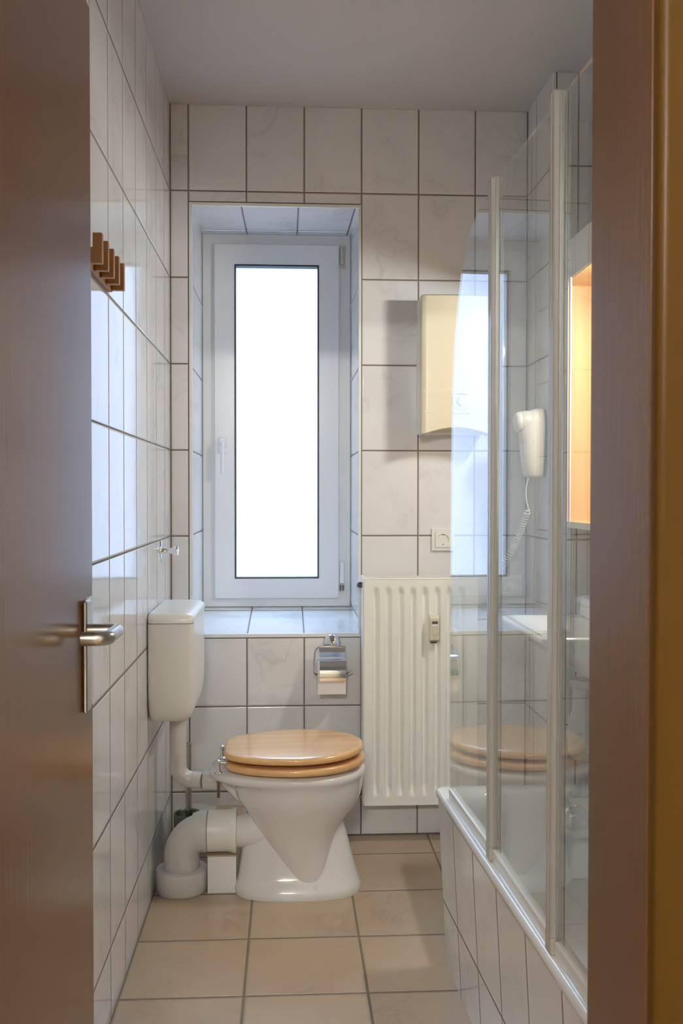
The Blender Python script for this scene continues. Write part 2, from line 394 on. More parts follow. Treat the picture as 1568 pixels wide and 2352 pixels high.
# ------------------------------------------------------------------ window
win = empty('window_1', (-0.04, FY, FZ0), 'white plastic tilt window with one tall pane in a deep tiled recess', 'window', kind='structure')
def frame(g, x0, x1, z0, z1, w, y0, y1):
    # mitred profile ring: section corners follow the rectangle
    def ring(ins, y): return [(x0 + ins, y, z0 + ins), (x1 - ins, y, z0 + ins), (x1 - ins, y, z1 - ins), (x0 + ins, y, z1 - ins)]
    secs = [ring(0, y1), ring(0, y0 + .003), ring(.003, y0), ring(w - .004, y0), ring(w, y0 + .006), ring(w, y1), ring(0, y1)]
    return g.loft(secs, False, False)
frame(G(), FX0 + .001, FX1 - .001, FZ0 + .002, FZ1 - .002, 0.053, FY, FY + .07).mk('window_frame', M['upvc'], win, sharp=25)
frame(G(), -0.296, 0.209, 0.797, 2.232, 0.084, FY - .018, FY + .05).mk('window_sash', M['upvc'], win, sharp=25)
frame(G(), -0.2125, 0.1255, 0.8805, 2.1485, 0.0035, FY - .0165, FY + .03).mk('window_gasket', M['black'], win, sharp=25)
G().box(-0.213, 0.126, FY + .008, FY + .016, 0.880, 2.149).mk('window_pane', M['winglass'], win, smooth=False)
g = G().box(.214, .226, FY - .016, FY - .001, 2.155, 2.225); g.box(.222, .230, FY - .012, FY - .001, 2.140, 2.235)
g.mk('window_hinge', M['steel'], win, bevel=.002)
G().box(.213, .231, FY - .018, FY - .001, 0.857, 0.945).mk('window_hinge', M['upvc'], win, bevel=.003)
G().box(.213, .218, FY - .020, FY - .001, 0.826, 0.850).box(.224, .230, FY - .020, FY - .001, 0.828, 0.850).mk('window_hinge', M['dark_metal'], win, bevel=.001)
wh = G().box(-.276, -.246, FY - .030, FY - .018, 1.385, 1.450).mk('window_handle', M['upvc'], win, bevel=.004)
pth = smoothpath([(-.261, FY - .03, 1.425), (-.261, FY - .052, 1.424), (-.261, FY - .058, 1.408), (-.261, FY - .060, 1.36), (-.262, FY - .058, 1.302)], 6)
G().tube(pth, [.009] * 8 + [.008] * (len(pth) - 8), 12).mk('lever', M['upvc'], wh)

# ------------------------------------------------------------------ door leaf
DX = -0.313
door = empty('door_1', (DX - .02, YD1 + .01, 0.0), 'open beech door leaf at the left with a brushed steel lever', 'door', kind='structure')
G().box(DX - .040, DX, YD1 + .012, 1.567, 0.008, 1.993).mk('door_leaf', M['leaf'], door, bevel=.0012)
esc = G().box(DX, DX + .008, 1.487, 1.522, .888, 1.061).mk('escutcheon', M['steel'], door, bevel=.004)
hp = G().tube([(DX + .008, 1.497, 1.014), (DX + .046, 1.497, 1.014)], .0105, 20)
hp.mk('handle_neck', M['steel'], esc)
pth = [(DX + .030, 1.505, 1.014)] + arc((DX + .037, 1.490, 1.014), .015, PI / 2, 0, (1, 0, 0), (0, 1, 0), 8) + [(DX + .0520, 1.47, 1.014), (DX + .0515, 1.445, 1.014)] + arc((DX + .034, 1.428, 1.014), .018, 0, -PI / 2, (1, 0, 0), (0, 1, 0), 8) + [(DX + .016, 1.410, 1.014)]
G().tube(pth, .0105, 20).mk('lever', M['steel'], esc)
ep = G().box(DX - .003, DX + .0012, 1.5225, 1.5672, .888, 1.061).mk('lock_strip', M['satin'], door, bevel=.0004)
G().box(DX + .0012, DX + .0017, 1.540, 1.548, .929, .955).mk('keyhole_slot', M['black'], ep, smooth=False)
G().lathe([(.003, 0), (.003, .0006)], (DX + .0012, 1.545, .900), 'X', 12).mk('screw', M['steel'], ep)

# ------------------------------------------------------------------ toilet
TY = 2.99
toilet = empty('toilet', (0.03, TY, 0), 'white porcelain toilet with a closed beech wood lid', 'toilet')
def egg(xr, xf, w, wr, z, e=2.2, er=3.2, n=56, xm=None):
    """plan outline: rear end at xr (half width wr, squarer), front at xf, widest w"""
    xm = (xr + xf) / 2 + (xf - xr) * 0.06 if xm is None else xm; p = []
    for k in range(n):
        t = 2 * PI * k / n; c, s_ = math.cos(t), math.sin(t)
        if c >= 0: x = xm + (xf - xm) * abs(c) ** (2 / e); y = w * abs(s_) ** (2 / e)
        else:
            x = xm - (xm - xr) * abs(c) ** (2 / er)
            q = (xm - x) / (xm - xr); ww = w + (wr - w) * (q ** 1.6)
            y = ww * abs(s_) ** (2 / er)
        p.append((x, TY + math.copysign(y, s_), z))
    return p
bowl = G()
bowl.loft([egg(-.236, .236, .176, .125, .383), egg(-.240, .240, .180, .128, .377), egg(-.240, .240, .180, .128, .366), egg(-.234, .236, .175, .120, .358),
           egg(-.19, .234, .171, .105, .350, xm=.03), egg(-.172, .232, .168, .10, .33, xm=.03), egg(-.160, .226, .163, .098, .30, xm=.03), egg(-.145, .216, .154, .092, .275, xm=.03), egg(-.128, .199, .142, .084, .25, xm=.03),
           egg(-.108, .172, .127, .078, .218, xm=.03, e=2.3), egg(-.088, .150, .114, .072, .18, xm=.03, e=2.5), egg(-.060, .136, .103, .066, .13, xm=.04, e=2.8, er=3), egg(-.034, .127, .096, .062, .085, xm=.05, e=3, er=3), egg(-.012, .120, .0925, .06, .05, xm=.055, e=3, er=3), egg(-.006, .117, .0915, .06, .03, xm=.055, e=3, er=3), egg(-.004, .116, .09, .06, .0, xm=.055, e=3, er=3)])
# skirt of the foot: waisted above, flaring to the floor
def foot(z, x0, x1, w, e=3.0, n=56):
    xm = (x0 + x1) / 2; a = (x1 - x0) / 2
    return [(xm + a * math.copysign(abs(math.cos(2 * PI * k / n)) ** (2 / e), math.cos(2 * PI * k / n)), TY + w * math.copysign(abs(math.sin(2 * PI * k / n)) ** (2 / e), math.sin(2 * PI * k / n)), z) for k in range(n)]
bowl.loft([foot(0, -.163, .226, .112, 2.7), foot(.012, -.166, .229, .114, 2.7), foot(.028, -.163, .226, .110, 2.7), foot(.040, -.157, .221, .098, 2.7), foot(.055, -.153, .215, .088), foot(.09, -.148, .205, .078), foot(.13, -.142, .194, .070), foot(.17, -.136, .183, .066), foot(.205, -.131, .173, .062), foot(.24, -.120, .160, .06), foot(.27, -.07, .13, .045)])
# outlet spigot at the rear
bowl.lathe([(.047, -.02), (.047, .0), (.050, .03), (.058, .06), (.062, .10)], (-.168, TY, .178), 'X', 32)
# rear inlet block under the shelf
bowl.loft([[(x, TY + y, z) for x, y in rrect(xa, .0, -wv, wv, .03)] for z, xa, wv in ((.362, -.215, .05), (.33, -.205, .045), (.29, -.17, .04), (.25, -.12, .035))])
b_ = bowl.mk('bowl', M['porcelain'], toilet, sharp=60)
def slab(name, xr, xf, w, wr, z0, z1, mat, tilt=0.0, r=.009, lift=0.0):
    secs = []
    def sec(ins, z):
        pts = egg(xr + ins, xf - ins, w - ins, wr - ins, z, e=2.15, er=4.8, n=96, xm=.02)
        return [(x, y, zz + lift + tilt * (x - xr)) for x, y, zz in pts]
    k = 5; h = z1 - z0
    for i in range(k + 1):
        a = PI / 2 * i / k; secs.append(sec(r * (1 - math.sin(a)), z0 + min(r, h / 2) * (1 - math.cos(a))))
    for i in range(k + 1):
        a = PI / 2 * i / k; secs.append(sec(r * (1 - math.cos(a)), z1 - min(r, h / 2) * (1 - math.sin(a))))
    secs.append(sec(.03, z1 + .0006)); secs.append(sec(.09, z1 + .0010))
    return G().loft(secs).mk(name, mat, toilet, sharp=60)
slab('seat', -.192, .240, .186, .122, .392, .414, M['seatwood'], tilt=.012)
slab('lid', -.196, .234, .186, .122, .424, .446, M['seatwood'], tilt=.018, r=.010)
for yy in (TY - .085, TY + .085):
    h_ = G().lathe([(.013, 0), (.013, .004), (.008, .006), (.006, .012), (.006, .030), (.009, .032), (.009, .038), (.003, .042)], (-.208, yy, .382), 'Z', 20).tube([(-.208, yy, .416), (-.185, yy, .416)], .006, 12)
    h_ = h_.mk('hinge', M['chrome'], toilet)
    G().tube([(-.208, yy, .31), (-.208, yy, .3585)], .0042, 10).mk('bolt', M['bronze'], h_)
for x_ in (.03,):
    G().lathe([(.009, 0), (.008, .004), (.003, .007)], (x_ + .055, TY - .098, .033), (0, -1, .4), 16).mk('cap', M['porcelain'], toilet)

# ------------------------------------------------------------------ cistern with flush pipe
cis = empty('toilet_cistern', (XL + .005, 3.04, .55), 'white plastic cistern hung on the left tiled wall above the toilet', 'cistern')
c0, c1 = XL + .0012, -.276
secs = []
for z, dx, dy, r in ((.548, .045, .07, .03), (.551, .024, .045, .03), (.560, .012, .026, .03), (.578, .006, .012, .026), (.60, .003, .005, .022), (.63, .001, .002, .016), (.8425, 0, 0, .015)):
    secs.append([(x, y, z) for x, y in rrect(c0 + (0.004 if dx else 0) * dx / .045, c1 - dx, 2.838 + dy * .6, 3.235 - dy * 1.6, r)])
G().loft(secs).mk('tank', M['plastic'], cis, sharp=50)
secs = []
for z, i in ((.8435, .001), (.8445, -.002), (.856, -.002), (.864, .002), (.870, .009), (.8735, .02), (.8745, .04)):
    secs.append([(x, y, z) for x, y in rrect(c0 + max(i, 0) * .3, c1 - i, 2.838 + i, 3.235 - i, .02)])
G().loft(secs).mk('lid', M['plastic'], cis, sharp=50)
FX_, FYy = -.339, 3.00
fp = G()
pth = [(FX_, FYy, .556), (FX_, FYy, .40)] + arc((FX_ + .045, FYy, .382), .045, PI, PI * 1.5, (1, 0, 0), (0, 0, 1), 10) + [(-.262, TY, .337)]
fp.tube(pth, .0255, 24)
fp = fp.mk('flush_pipe', M['plastic_grey'], cis)
G().lathe([(.034, 0), (.036, .01), (.036, .022), (.03, .028)], (FX_, FYy, .530), 'Z', 28).mk('pipe_nut', M['plastic'], fp)
G().lathe([(.028, 0), (.029, .006), (.029, .05), (.026, .058)], (-.262, TY, .337), 'X', 28).mk('pipe_sleeve', M['plastic_grey'], fp)

# ------------------------------------------------------------------ waste pipe
wp = empty('waste_pipe', (-.327, TY, 0), 'thick white waste pipe bend rising from the floor behind the toilet', 'pipe')
WX = -.327
G().lathe([(.077, 0), (.079, .004), (.080, .03), (.080, .060), (.077, .067), (.060, .070), (.058, .068)], (WX, TY, 0.001), 'Z', 48).mk('floor_collar', M['plastic_grey'], wp)
pth = [(WX, TY, .05), (WX, TY, .085)] + arc((WX + .075, TY, .105), .075, PI, PI / 2, (1, 0, 0), (0, 0, 1), 16) + [(-.240, TY, .180)]
G().tube(pth, .0545, 40).lathe([(.054, 0), (.0585, .012), (.0620, .020), (.0635, .026), (.0635, .044), (.060, .046)], (-.293, TY, .180), 'X', 40).mk('bend', M['plastic_grey'], wp)
G().lathe([(.057, 0), (.0625, .001), (.0625, .060), (.064, .070), (.068, .078), (.0685, .088), (.052, .090)], (-.246, TY, .180), 'X', 48).mk('coupling', M['plastic'], wp)

# ------------------------------------------------------------------ toilet brush
tb = empty('toilet_brush', (-.345, 3.34, 0), 'toilet brush with steel handle in a dark holder in the back left corner', 'brush')
g = G().lathe([(.042, 0), (.046, .004), (.048, .12), (.046, .122), (.043, .118), (.041, .02), (.0, .018)], (-.345, 3.34, 0.001), 'Z', 36, True, False)
g.mk('holder', M['holder'], tb)
G().lathe([(.004, .03), (.034, .04), (.036, .09), (.02, .10)], (-.345, 3.34, 0), 'Z', 24).mk('brush_head', M['bristle'], tb)
G().lathe([(.0105, .095), (.0105, .355), (.0125, .357), (.0125, .362), (.008, .365)], (-.342, 3.34, 0), 'Z', 20).mk('handle', M['steel'], tb)

# ------------------------------------------------------------------ toilet roll and holder
rh = empty('toilet_roll_holder', (.157, D, .69), 'chrome toilet roll holder with curved cover under the window sill', 'holder')
G().lathe([(.033, 0), (.0325, -.006), (.027, -.013), (.014, -.017), (.009, -.020), (.008, -.034), (.005, -.036)], (.157, D - .0003, .690), 'Y', 36).mk('wall_plate', M['chrome'], rh)
RC = Vector((.152, 3.375, .592))
covr = .060
sec_o, sec_i = [], []
pr_ = []
for i in range(15):
    a = math.radians(98 + (190 - 98) * i / 14)   # 90 = up, 180 = toward camera
    pr_.append((-math.cos(a), math.sin(a)))
# cover: sheet rolled around the front of the paper
def sheet(x):
    pts = []
    top = (3.392, .684)
    out = [top] + [(RC.y - math.sin(t) * covr, RC.z + math.cos(t) * covr * 1.05) for t in [math.radians(a) for a in range(8, 112, 8)]]
    inn = [(y + (.0014 if k else 0), z - .0014) for k, (y, z) in enumerate(out)]
    return [(x, y, z) for y, z in out] + [(x, y + .0006, z) for y, z in reversed(inn)]
G().loft([sheet(.1105), sheet(.2015)]).mk('cover', M['chrome'], rh, sharp=40)
arm = smoothpath([(.204, 3.392, .684), (.157, 3.392, .686), (.112, 3.392, .684), (.097, 3.388, .674), (.092, 3.378, .650), (.090, 3.370, .615), (.095, 3.370, .594), (.112, 3.372, .590), (.2, 3.372, .590), (.206, 3.370, .592), (.224, 3.358, .608)], 6)
G().tube(arm, .003, 10).mk('wire_arm', M['chrome'], rh)
tr = empty('toilet_roll', (.152, 3.375, .54), 'white toilet paper roll hanging under a chrome cover', 'toilet roll')
g = G()
secs = []
for r, x in ((.020, .104), (.052, .104), (.0525, .106), (.0525, .199), (.052, .201), (.020, .201), (.020, .104)):
    secs.append([(x, RC.y + r * math.cos(2 * PI * k / 40), RC.z + .0 - .002 + r * math.sin(2 * PI * k / 40)) for k in range(40)])
g.loft(secs, False, False)
g.add([(.104, RC.y - .0535, .59), (.201, RC.y - .0535, .59), (.201, RC.y - .050, .530), (.104, RC.y - .050, .530), (.104, RC.y - .0525, .59), (.201, RC.y - .0525, .59), (.201, RC.y - .049, .530), (.104, RC.y - .049, .530)], [(0, 1, 2, 3), (7, 6, 5, 4), (0, 3, 7, 4), (1, 5, 6, 2), (3, 2, 6, 7), (0, 4, 5, 1)])
g.mk('paper', M['paper'], tr, sharp=40)
G().lathe([(.020, .1045), (.020, .2005)], (0, RC.y, RC.z - .002), 'X', 24, False, False).mk('cardboard_core', M['card'], tr)

# ------------------------------------------------------------------ radiator
RX0, RX1, RZ0, RZ1, RY = .263, .655, .145, .935, 3.312
rad = empty('radiator', ((RX0 + RX1) / 2, D, RZ0), 'cream white ribbed panel radiator on the back wall below the socket', 'radiator')
nx, nz = 330, 60
def prof(x):
    pitch = .0425; s0 = RX0 + .026
    if x < s0 or x > RX1 - .026: return 0.0
    t = ((x - s0) / pitch) % 1.0
    def ss(a, b, v):
        v = min(1, max(0, (v - a) / (b - a))); return v * v * (3 - 2 * v)
    d = ss(0.0, .32, t) * (1 - ss(.34, .70, t))
    return d
zs_ = [RZ0, RZ0 + .012] + [RZ0 + .025 + .045 * i / 12 for i in range(13)] + [RZ1 - .070 + .045 * i / 12 for i in range(13)] + [RZ1 - .018, RZ1 - .010]
def zmask(z, x):
    a = (z - (RZ0 + .026)) / .04; b = ((RZ1 - .026) - z) / .04
    v = max(0, min(1, a, b)); return v * v * (3 - 2 * v)
xs_ = [RX0 + (RX1 - RX0) * i / nx for i in range(nx + 1)]
V = []; F = []
for z in zs_:
    for x in xs_: V.append((x, RY + .0145 * prof(x) * zmask(z, x), z))
W_ = nx + 1
for i in range(len(zs_) - 1):
    for j in range(nx): F.append((i * W_ + j, i * W_ + j + 1, (i + 1) * W_ + j + 1, (i + 1) * W_ + j))
g = G().add(V, F)
g.box(RX0, RX1, RY + .0145, RY + .022, RZ0, RZ1 - .010)
g.box(RX0, RX1, RY - .0005, RY + .016, RZ0 - .001, RZ0 + .006)
g.box(RX0, RX1, RY - .0005, RY + .016, RZ1 - .014, RZ1 - .008)
g.mk('front_panel', M['radiator'], rad, sharp=75)
G().box(RX0 + .004, RX1 - .004, 3.385, 3.400, RZ0 + .004, RZ1 - .02).mk('rear_panel', M['radiator'], rad, bevel=.002)
for xa, xb in ((RX0 - .004, RX0 + .0005), (RX1 - .0005, RX1 + .004)):
    G().box(xa, xb, RY + .002, 3.402, RZ0 + .004, RZ1 + .002).mk('side_panel', M['radiator'], rad, bevel=.001)
g = G().box(RX0, RX1, RY + .003, RY + .014, RZ1 - .007, RZ1 - .001).box(RX0, RX1, 3.390, 3.400, RZ1 - .007, RZ1 - .001)
for k in range(44):
    x = RX0 + .003 + k * (RX1 - RX0 - .006) / 43
    g.box(x - .0022, x + .0022, RY + .012, 3.392, RZ1 - .007, RZ1 - .001)
g.box(RX0, RX1, 3.350, 3.354, RZ1 - .006, RZ1 - .001)
g.mk('top_grille', M['radiator'], rad, smooth=False)
for k, z in enumerate((.905, .175)):
    G().lathe([(.011, 0), (.011, .012), (.004, .018)] if k == 0 else [(.009, 0), (.009, .010), (.006, .014)], (RX0 - .004, 3.36, z), (-1, 0, 0), 6 if k == 0 else 16).mk('vent_plug', M['dark_metal'], rad)
for bx in (RX0 + .05, RX1 - .07):
    for bz_ in (.2, .80): G().box(bx, bx + .02, 3.3995, D - .0002, bz_, bz_ + .06).mk('bracket', M['radiator'], rad, bevel=.001)
g = G().tube([(RX1 + .003, 3.36, .185), (RX1 + .03, 3.36, .185)] + arc((RX1 + .03, 3.36, .165), .02, PI / 2, 0, (1, 0, 0), (0, 0, 1), 6) + [(RX1 + .05, 3.36, .003)], .008, 12)
g.mk('supply_pipe', M['chrome'], rad)

hm = empty('heat_meter', (.502, RY, .71), 'small cream heat cost meter clipped on the front of the radiator', 'meter')
secs = []
mx0, mx1 = .487, .520
Yf = RY - .030
pts = [(RY - .0008, .808), (RY - .014, .808), (Yf, .797), (Yf, .770), (Yf + .002, .742), (Yf + .002, .722), (RY - .014, .714), (RY - .0008, .714)]
G().loft([[(x, y, z) for y, z in pts] for x in (mx0, mx1)]).mk('housing', M['plastic_cream'], hm, bevel=.002)
G().box(mx0 + .007, mx1 - .006, Yf - .0006, Yf + .002, .7775, .7865).mk('display', M['screen'], hm, smooth=False)
G().box(mx0 + .006, mx1 - .005, Yf - .0012, Yf + .002, .769, .7755).mk('display_ledge', M['plastic'], hm, bevel=.0008)
G().lathe([(.011, 0), (.010, -.0016), (.001, -.002)], (.5045, Yf + .002, .748), 'Y', 24).mk('seal_button', M['plastic_cream'], hm)
G().box(mx0 + .006, mx1 - .006, RY - .012, RY - .0008, .7085, .7145).mk('clip', M['dark_metal'], hm, smooth=False)

# ------------------------------------------------------------------ water heater
HX0, HX1, HZ0, HZ1 = .458, .693, 1.4285, 1.905
wh_ = empty('water_heater', ((HX0 + HX1) / 2, D, HZ0), 'cream electric instant water heater mounted high on the back wall', 'water heater')
G().box(HX0, HX1, D - .085, D - .0003, HZ0 + .004, HZ1).mk('wall_casing', M['plastic'], wh_, bevel=.004)
# front cover: gentle bow with an arched lower edge
n = 24; secs = []
for i in range(n + 1):
    t = i / n; x = HX0 + (HX1 - HX0) * t; q = 4 * t * (1 - t)
    bow = -.006 * q; zb = HZ0 - .003 + .022 * (q ** 1.3); e = min(1, min(t, 1 - t) / .03)
    yf = 3.2825 + bow + .006 * (1 - e) ** 2
    zz = [zb, zb + .004, zb + .03, 1.50, 1.56, 1.60, 1.70, 1.86, HZ1 - .006, HZ1 - .001]
    dy = [.006, 0, 0, 0, 0, 0, 0, .0, 0, .006]
    secs.append([(x, yf + d, z) for z, d in zip(zz, dy)] + [(x, D - .084, HZ1 - .001), (x, D - .084, zb)])
G().loft(secs).mk('front_cover', M['plastic_cream'], wh_, sharp=50)
# raised seams across the front
def yfront(x):
    t = (x - HX0) / (HX1 - HX0); return 3.2825 - .006 * 4 * t * (1 - t)
g = G()
for zc, amp in ((1.575, .006), (1.505, -.006)):
    pts = [(HX0 + .006 + (HX1 - HX0 - .012) * k / 30, 0, 0) for k in range(31)]
    path = [(x, yfront(x) - .0001, zc + amp * math.sin(PI * (x - HX0) / (HX1 - HX0))) for x, _, _ in pts]
    g.tube(path, .0008, 6)
g.mk('cover_seam', M['plastic'], wh_)
LX = .592
g = G().lathe([(.034, 0), (.033, -.003), (.028, -.004), (.001, -.0045)], (LX, yfront(LX) + .001, 1.543), 'Y', 40)
emb = g.mk('emblem_disc', M['plastic_cream'], wh_)
yl = yfront(LX) - .0045
g = G()
bar = [(LX - .024 + .048 * k / 12, yl, 1.562 + .0025 * math.sin(PI * k / 12)) for k in range(13)]
g.tube(bar, [.0006 + .0016 * math.sin(PI * k / 12) for k in range(13)], 8)
cr = [(LX - .002 - .013 * math.sin(PI * k / 14) * 1.0, yl, 1.557 - .034 * k / 14) for k in range(15)]
g.tube(cr, [.0008 + .003 * (k / 14) for k in range(15)], 8)
g.mk('emblem_letter', M['print'], emb)
fc = bpy.data.curves.new('lettering', 'FONT'); fc.body = 'Thermoflow'; fc.size = .0125; fc.extrude = .0003; fc.align_x = 'LEFT'
ft = bpy.data.objects.new('lettering_tmp', fc); COL.objects.link(ft)
bpy.context.view_layer.update()
me = bpy.data.meshes.new_from_object(ft.evaluated_get(bpy.context.evaluated_depsgraph_get()))
bpy.data.objects.remove(ft)
fo = bpy.data.objects.new('lettering', me); COL.objects.link(fo); fo.parent = wh_
fo.location = Vector((LX - .034, yfront(LX) - .0006, 1.4945)) - LOC[wh_]; fo.rotation_euler = (PI / 2, 0, 0)
me.materials.clear(); me.materials.append(M['print'])
G().tube([(.50, 3.40, HZ0 + .01), (.50, 3.40, HZ0 - .0)], .009, 12).mk('pipe_stub', M['chrome'], wh_)

# ------------------------------------------------------------------ socket on the wall
def socket(x, z, label):
    s = empty('power_socket', (x, D, z - .04), label, 'socket')
    G().box(x - .0405, x + .0405, D - .009, D - .0003, z - .0405, z + .0405).mk('cover_frame', M['plastic'], s, bevel=.0025)
    # insert with round well
    n = 48; secs = []
    sq = []
    for k in range(n):
        a = 2 * PI * k / n + PI / 4; c, q = math.cos(a), math.sin(a); m_ = max(abs(c), abs(q)); sq.append((c / m_ * .0275, q / m_ * .0275))
    circ = lambda r: [(r * math.cos(2 * PI * k / n + PI / 4), r * math.sin(2 * PI * k / n + PI / 4)) for k in range(n)]
    for pts, y in ((sq, D - .0095), (sq, D - .0125), ([(a * .985, b * .985) for a, b in sq], D - .0130), (circ(.0205), D - .0130), (circ(.0195), D - .0122), (circ(.0190), D + .004 - .008)):
        secs.append([(x + a, y, z + b) for a, b in pts])
    ins = G().loft(secs, False, True).mk('socket_insert', M['plastic'], s, sharp=30)
    G().lathe([(.0032, 0), (.0032, .0004)], (x - .0095, D - .0046, z), 'Y', 14).lathe([(.0032, 0), (.0032, .0004)], (x + .0095, D - .0046, z), 'Y', 14).mk('pin_hole', M['black'], ins)
    for e in (1, -1): G().box(x - .003, x + .003, D - .011, D - .004, z + e * .01775 - .00125, z + e * .01775 + .00125).mk('earth_clip', M['dark_metal'], ins, smooth=False)
    return s
socket(.554, 1.0605, 'white wall socket with a square frame just above the radiator')
socket(.801, .893, 'white wall socket in the right corner with the hair dryer plug in it')

# ------------------------------------------------------------------ hair dryer
hd = empty('hair_dryer', (XP, 3.215, 1.28), 'white wall hair dryer with a coiled cord on the step of the right wall', 'hair dryer')
yc = 3.180
secs = []
for z, xa, xb, hw, r in ((1.277, .802, .838, .018, .014), (1.279, .792, .846, .028, .02), (1.286, .786, .850, .033, .026), (1.33, .778, .853, .038, .03), (1.38, .772, .855, .042, .034), (1.42, .770, .8555, .044, .036), (1.455, .772, .8555, .044, .036), (1.475, .778, .8555, .042, .036), (1.490, .788, .855, .037, .033), (1.501, .803, .853, .028, .026), (1.507, .822, .850, .014, .012)):
    secs.append([(x, yc + y, z) for x, y in rrect(xa, xb, -hw, hw, r)])
G().loft(secs).mk('grip', M['plastic'], hd, sharp=80)
nz_ = G().lathe([(.034, 0), (.037, .010), (.037, .030), (.035, .042), (.034, .0435), (.0345, .045), (.0335, .053), (.032, .0545), (.0325, .056), (.028, .062), (.018, .066), (.001, .067)], (.816, yc - .004, 1.4640), (-1, 0, -.04), 36)
nz_ = nz_.mk('nozzle', M['plastic'], hd)
sw = G().lathe([(.0095, 0), (.0095, .003), (.0075, .0035), (.007, .002)], (.811, yc - .0395, 1.392), (0, -1, 0), 24).box(.808, .814, yc - .045, yc - .038, 1.384, 1.400).mk('switch', M['plastic'], hd)
G().box(.8558, XP - .0002, yc - .046, yc + .046, 1.275, 1.512).mk('wall_bracket', M['plastic'], hd, bevel=.0004)
G().lathe([(.005, 0), (.004, -.012)], (.796, yc - .012, 1.280), 'Z', 14).mk('cord_sleeve', M['plastic'], hd)
cord = smoothpath([(.796, yc - .012, 1.275), (.790, yc - .012, 1.24), (.791, yc - .012, 1.205), (.797, yc - .012, 1.180)], 8)
A = Vector((.798, yc - .012, 1.176)); B = Vector((.728, 3.30, .952))
ax = (B - A); L_ = ax.length; ax.normalize(); u = ax.orthogonal().normalized(); w_ = ax.cross(u); turns = 27
for i in range(turns * 14 + 1):
    t = i / (turns * 14); sag = Vector((.010 * math.sin(PI * t), 0, 0)); rr_ = .0095 * min(1, 12 * t + .2, 12 * (1 - t) + .2)
    a = 2 * PI * turns * t
    cord.append(A + ax * L_ * t + sag + (u * math.cos(a) + w_ * math.sin(a)) * rr_)
cord += smoothpath([(.728, 3.30, .945), (.722, 3.33, .915), (.735, 3.37, .880), (.765, 3.385, .872), (.80, 3.385, .880)], 8)
G().tube(cord, .0022, 7).mk('cord', M['plastic'], hd)
G().lathe([(.0185, 0), (.0195, -.012), (.0185, -.030), (.012, -.036), (.001, -.037)], (.801, D - .0065, .893), 'Y', 28).mk('plug', M['plastic'], hd)

# ------------------------------------------------------------------ coat rack and towel hook on the left wall
ck = empty('coat_rack', (XL, 2.09, 1.68), 'small wooden coat rack with five upright pegs on the left wall', 'coat rack')
G().box(XL + .0003, XL + .012, 1.90, 2.243, 1.684, 1.722).mk('back_board', M['hookwood'], ck, bevel=.001)
for k in range(5):
    y = 1.968 + k * .0645; z0 = 1.686
    pts = [(XL + .012, z0), (XL + .0405, z0), (XL + .0405, z0 + .061), (XL + .0215, z0 + .061), (XL + .0215, z0 + .032), (XL + .012, z0 + .032)]
    G().loft([[(x, yy, z) for x, z in pts] for yy in (y, y + .016)]).mk('peg', M['hookwood'], ck, bevel=.0012)
hk = empty('towel_hook', (XL, 3.16, 1.04), 'small chrome towel hook with a round knob on the left wall above the cistern', 'hook')
g = G(); secs = []
for x, s_ in ((.0003, 1), (.003, .98), (.005, .8)):
    secs.append([(XL + x, 3.160 + .020 * s_ * math.cos(2 * PI * k / 28), 1.040 + .036 * s_ * math.sin(2 * PI * k / 28)) for k in range(28)])
g.loft(secs).mk('wall_plate', M['chrome'], hk, sharp=50)
G().lathe([(.010, .004), (.0085, .010), (.0065, .020), (.0075, .030), (.012, .042), (.0165, .048), (.0175, .052), (.0165, .056), (.001, .058)], (XL, 3.160, 1.038), 'X', 32).mk('knob', M['chrome'], hk, sharp=50)

# ------------------------------------------------------------------ bathtub
ZR = 0.465
tub = empty('bathtub', (.74, 1.73, 0), 'white bathtub with tiled apron along the right wall behind folding glass', 'bathtub')
def xl(y): return .3835 + (2.478 - y) * .0470
def xr_(y): return XR - .0012
TY0, TY1 = YD1 + .003, 2.478
def tsec(il, ir, i0, i1, z, r, n=8):
    # rounded rectangle in (s,y) then skewed so that the left side follows the apron
    y0, y1 = TY0 + i0, TY1 - i1
    p = rrect(0 + il, .70 - ir, y0, y1, r, n)
    out = []
    for s_, y in p:
        x = xl(y) + s_ * (xr_(y) - xl(y)) / .70
        out.append((x, y, z))
    return out
secs = [tsec(.004, 0, 0, .004, ZR - .024, .012), tsec(-.001, 0, 0, -.001, ZR - .022, .016), tsec(-.003, 0, 0, -.003, ZR - .012, .018), tsec(-.001, 0, 0, -.001, ZR - .003, .018), tsec(.005, .002, .002, .005, ZR, .022), tsec(.040, .035, .04, .045, ZR - .001, .05),
        tsec(.052, .045, .05, .055, ZR - .003, .07), tsec(.060, .052, .056, .062, ZR - .012, .085), tsec(.066, .058, .066, .068, ZR - .035, .09), tsec(.080, .070, .12, .085, .30, .10), tsec(.098, .085, .20, .11, .16, .10), tsec(.125, .11, .25, .14, .115, .09), tsec(.17, .16, .30, .2, .10, .07)]
G().loft(secs, False, True).mk('tub_body', M['acryl'], tub, sharp=60)
def ap(y, z):  # apron leans inward to the floor
    return (xl(y) + .004 + (.465 - z) * .052, y, z)
av = lambda z: (z - .181) / .3031
ya, yb = TY0, TY1 - .006
qsa = [([ap(ya, 0), ap(yb, 0), ap(yb, ZR - .023), ap(ya, ZR - .023)], [((ya - 1.90) / .2, av(0)), ((yb - 1.90) / .2, av(0)), ((yb - 1.90) / .2, av(ZR)), ((ya - 1.90) / .2, av(ZR))])]
e0, e1 = ap(yb, 0), ap(yb, ZR - .023)
qsa.append(([e0, (XR - .002, yb, 0), (XR - .002, yb, ZR - .023), e1], [(0.2, av(0)), (3.4, av(0)), (3.4, av(ZR)), (.2, av(ZR))]))
apo = quads('tiled_apron', qsa, M['tile'], tub)
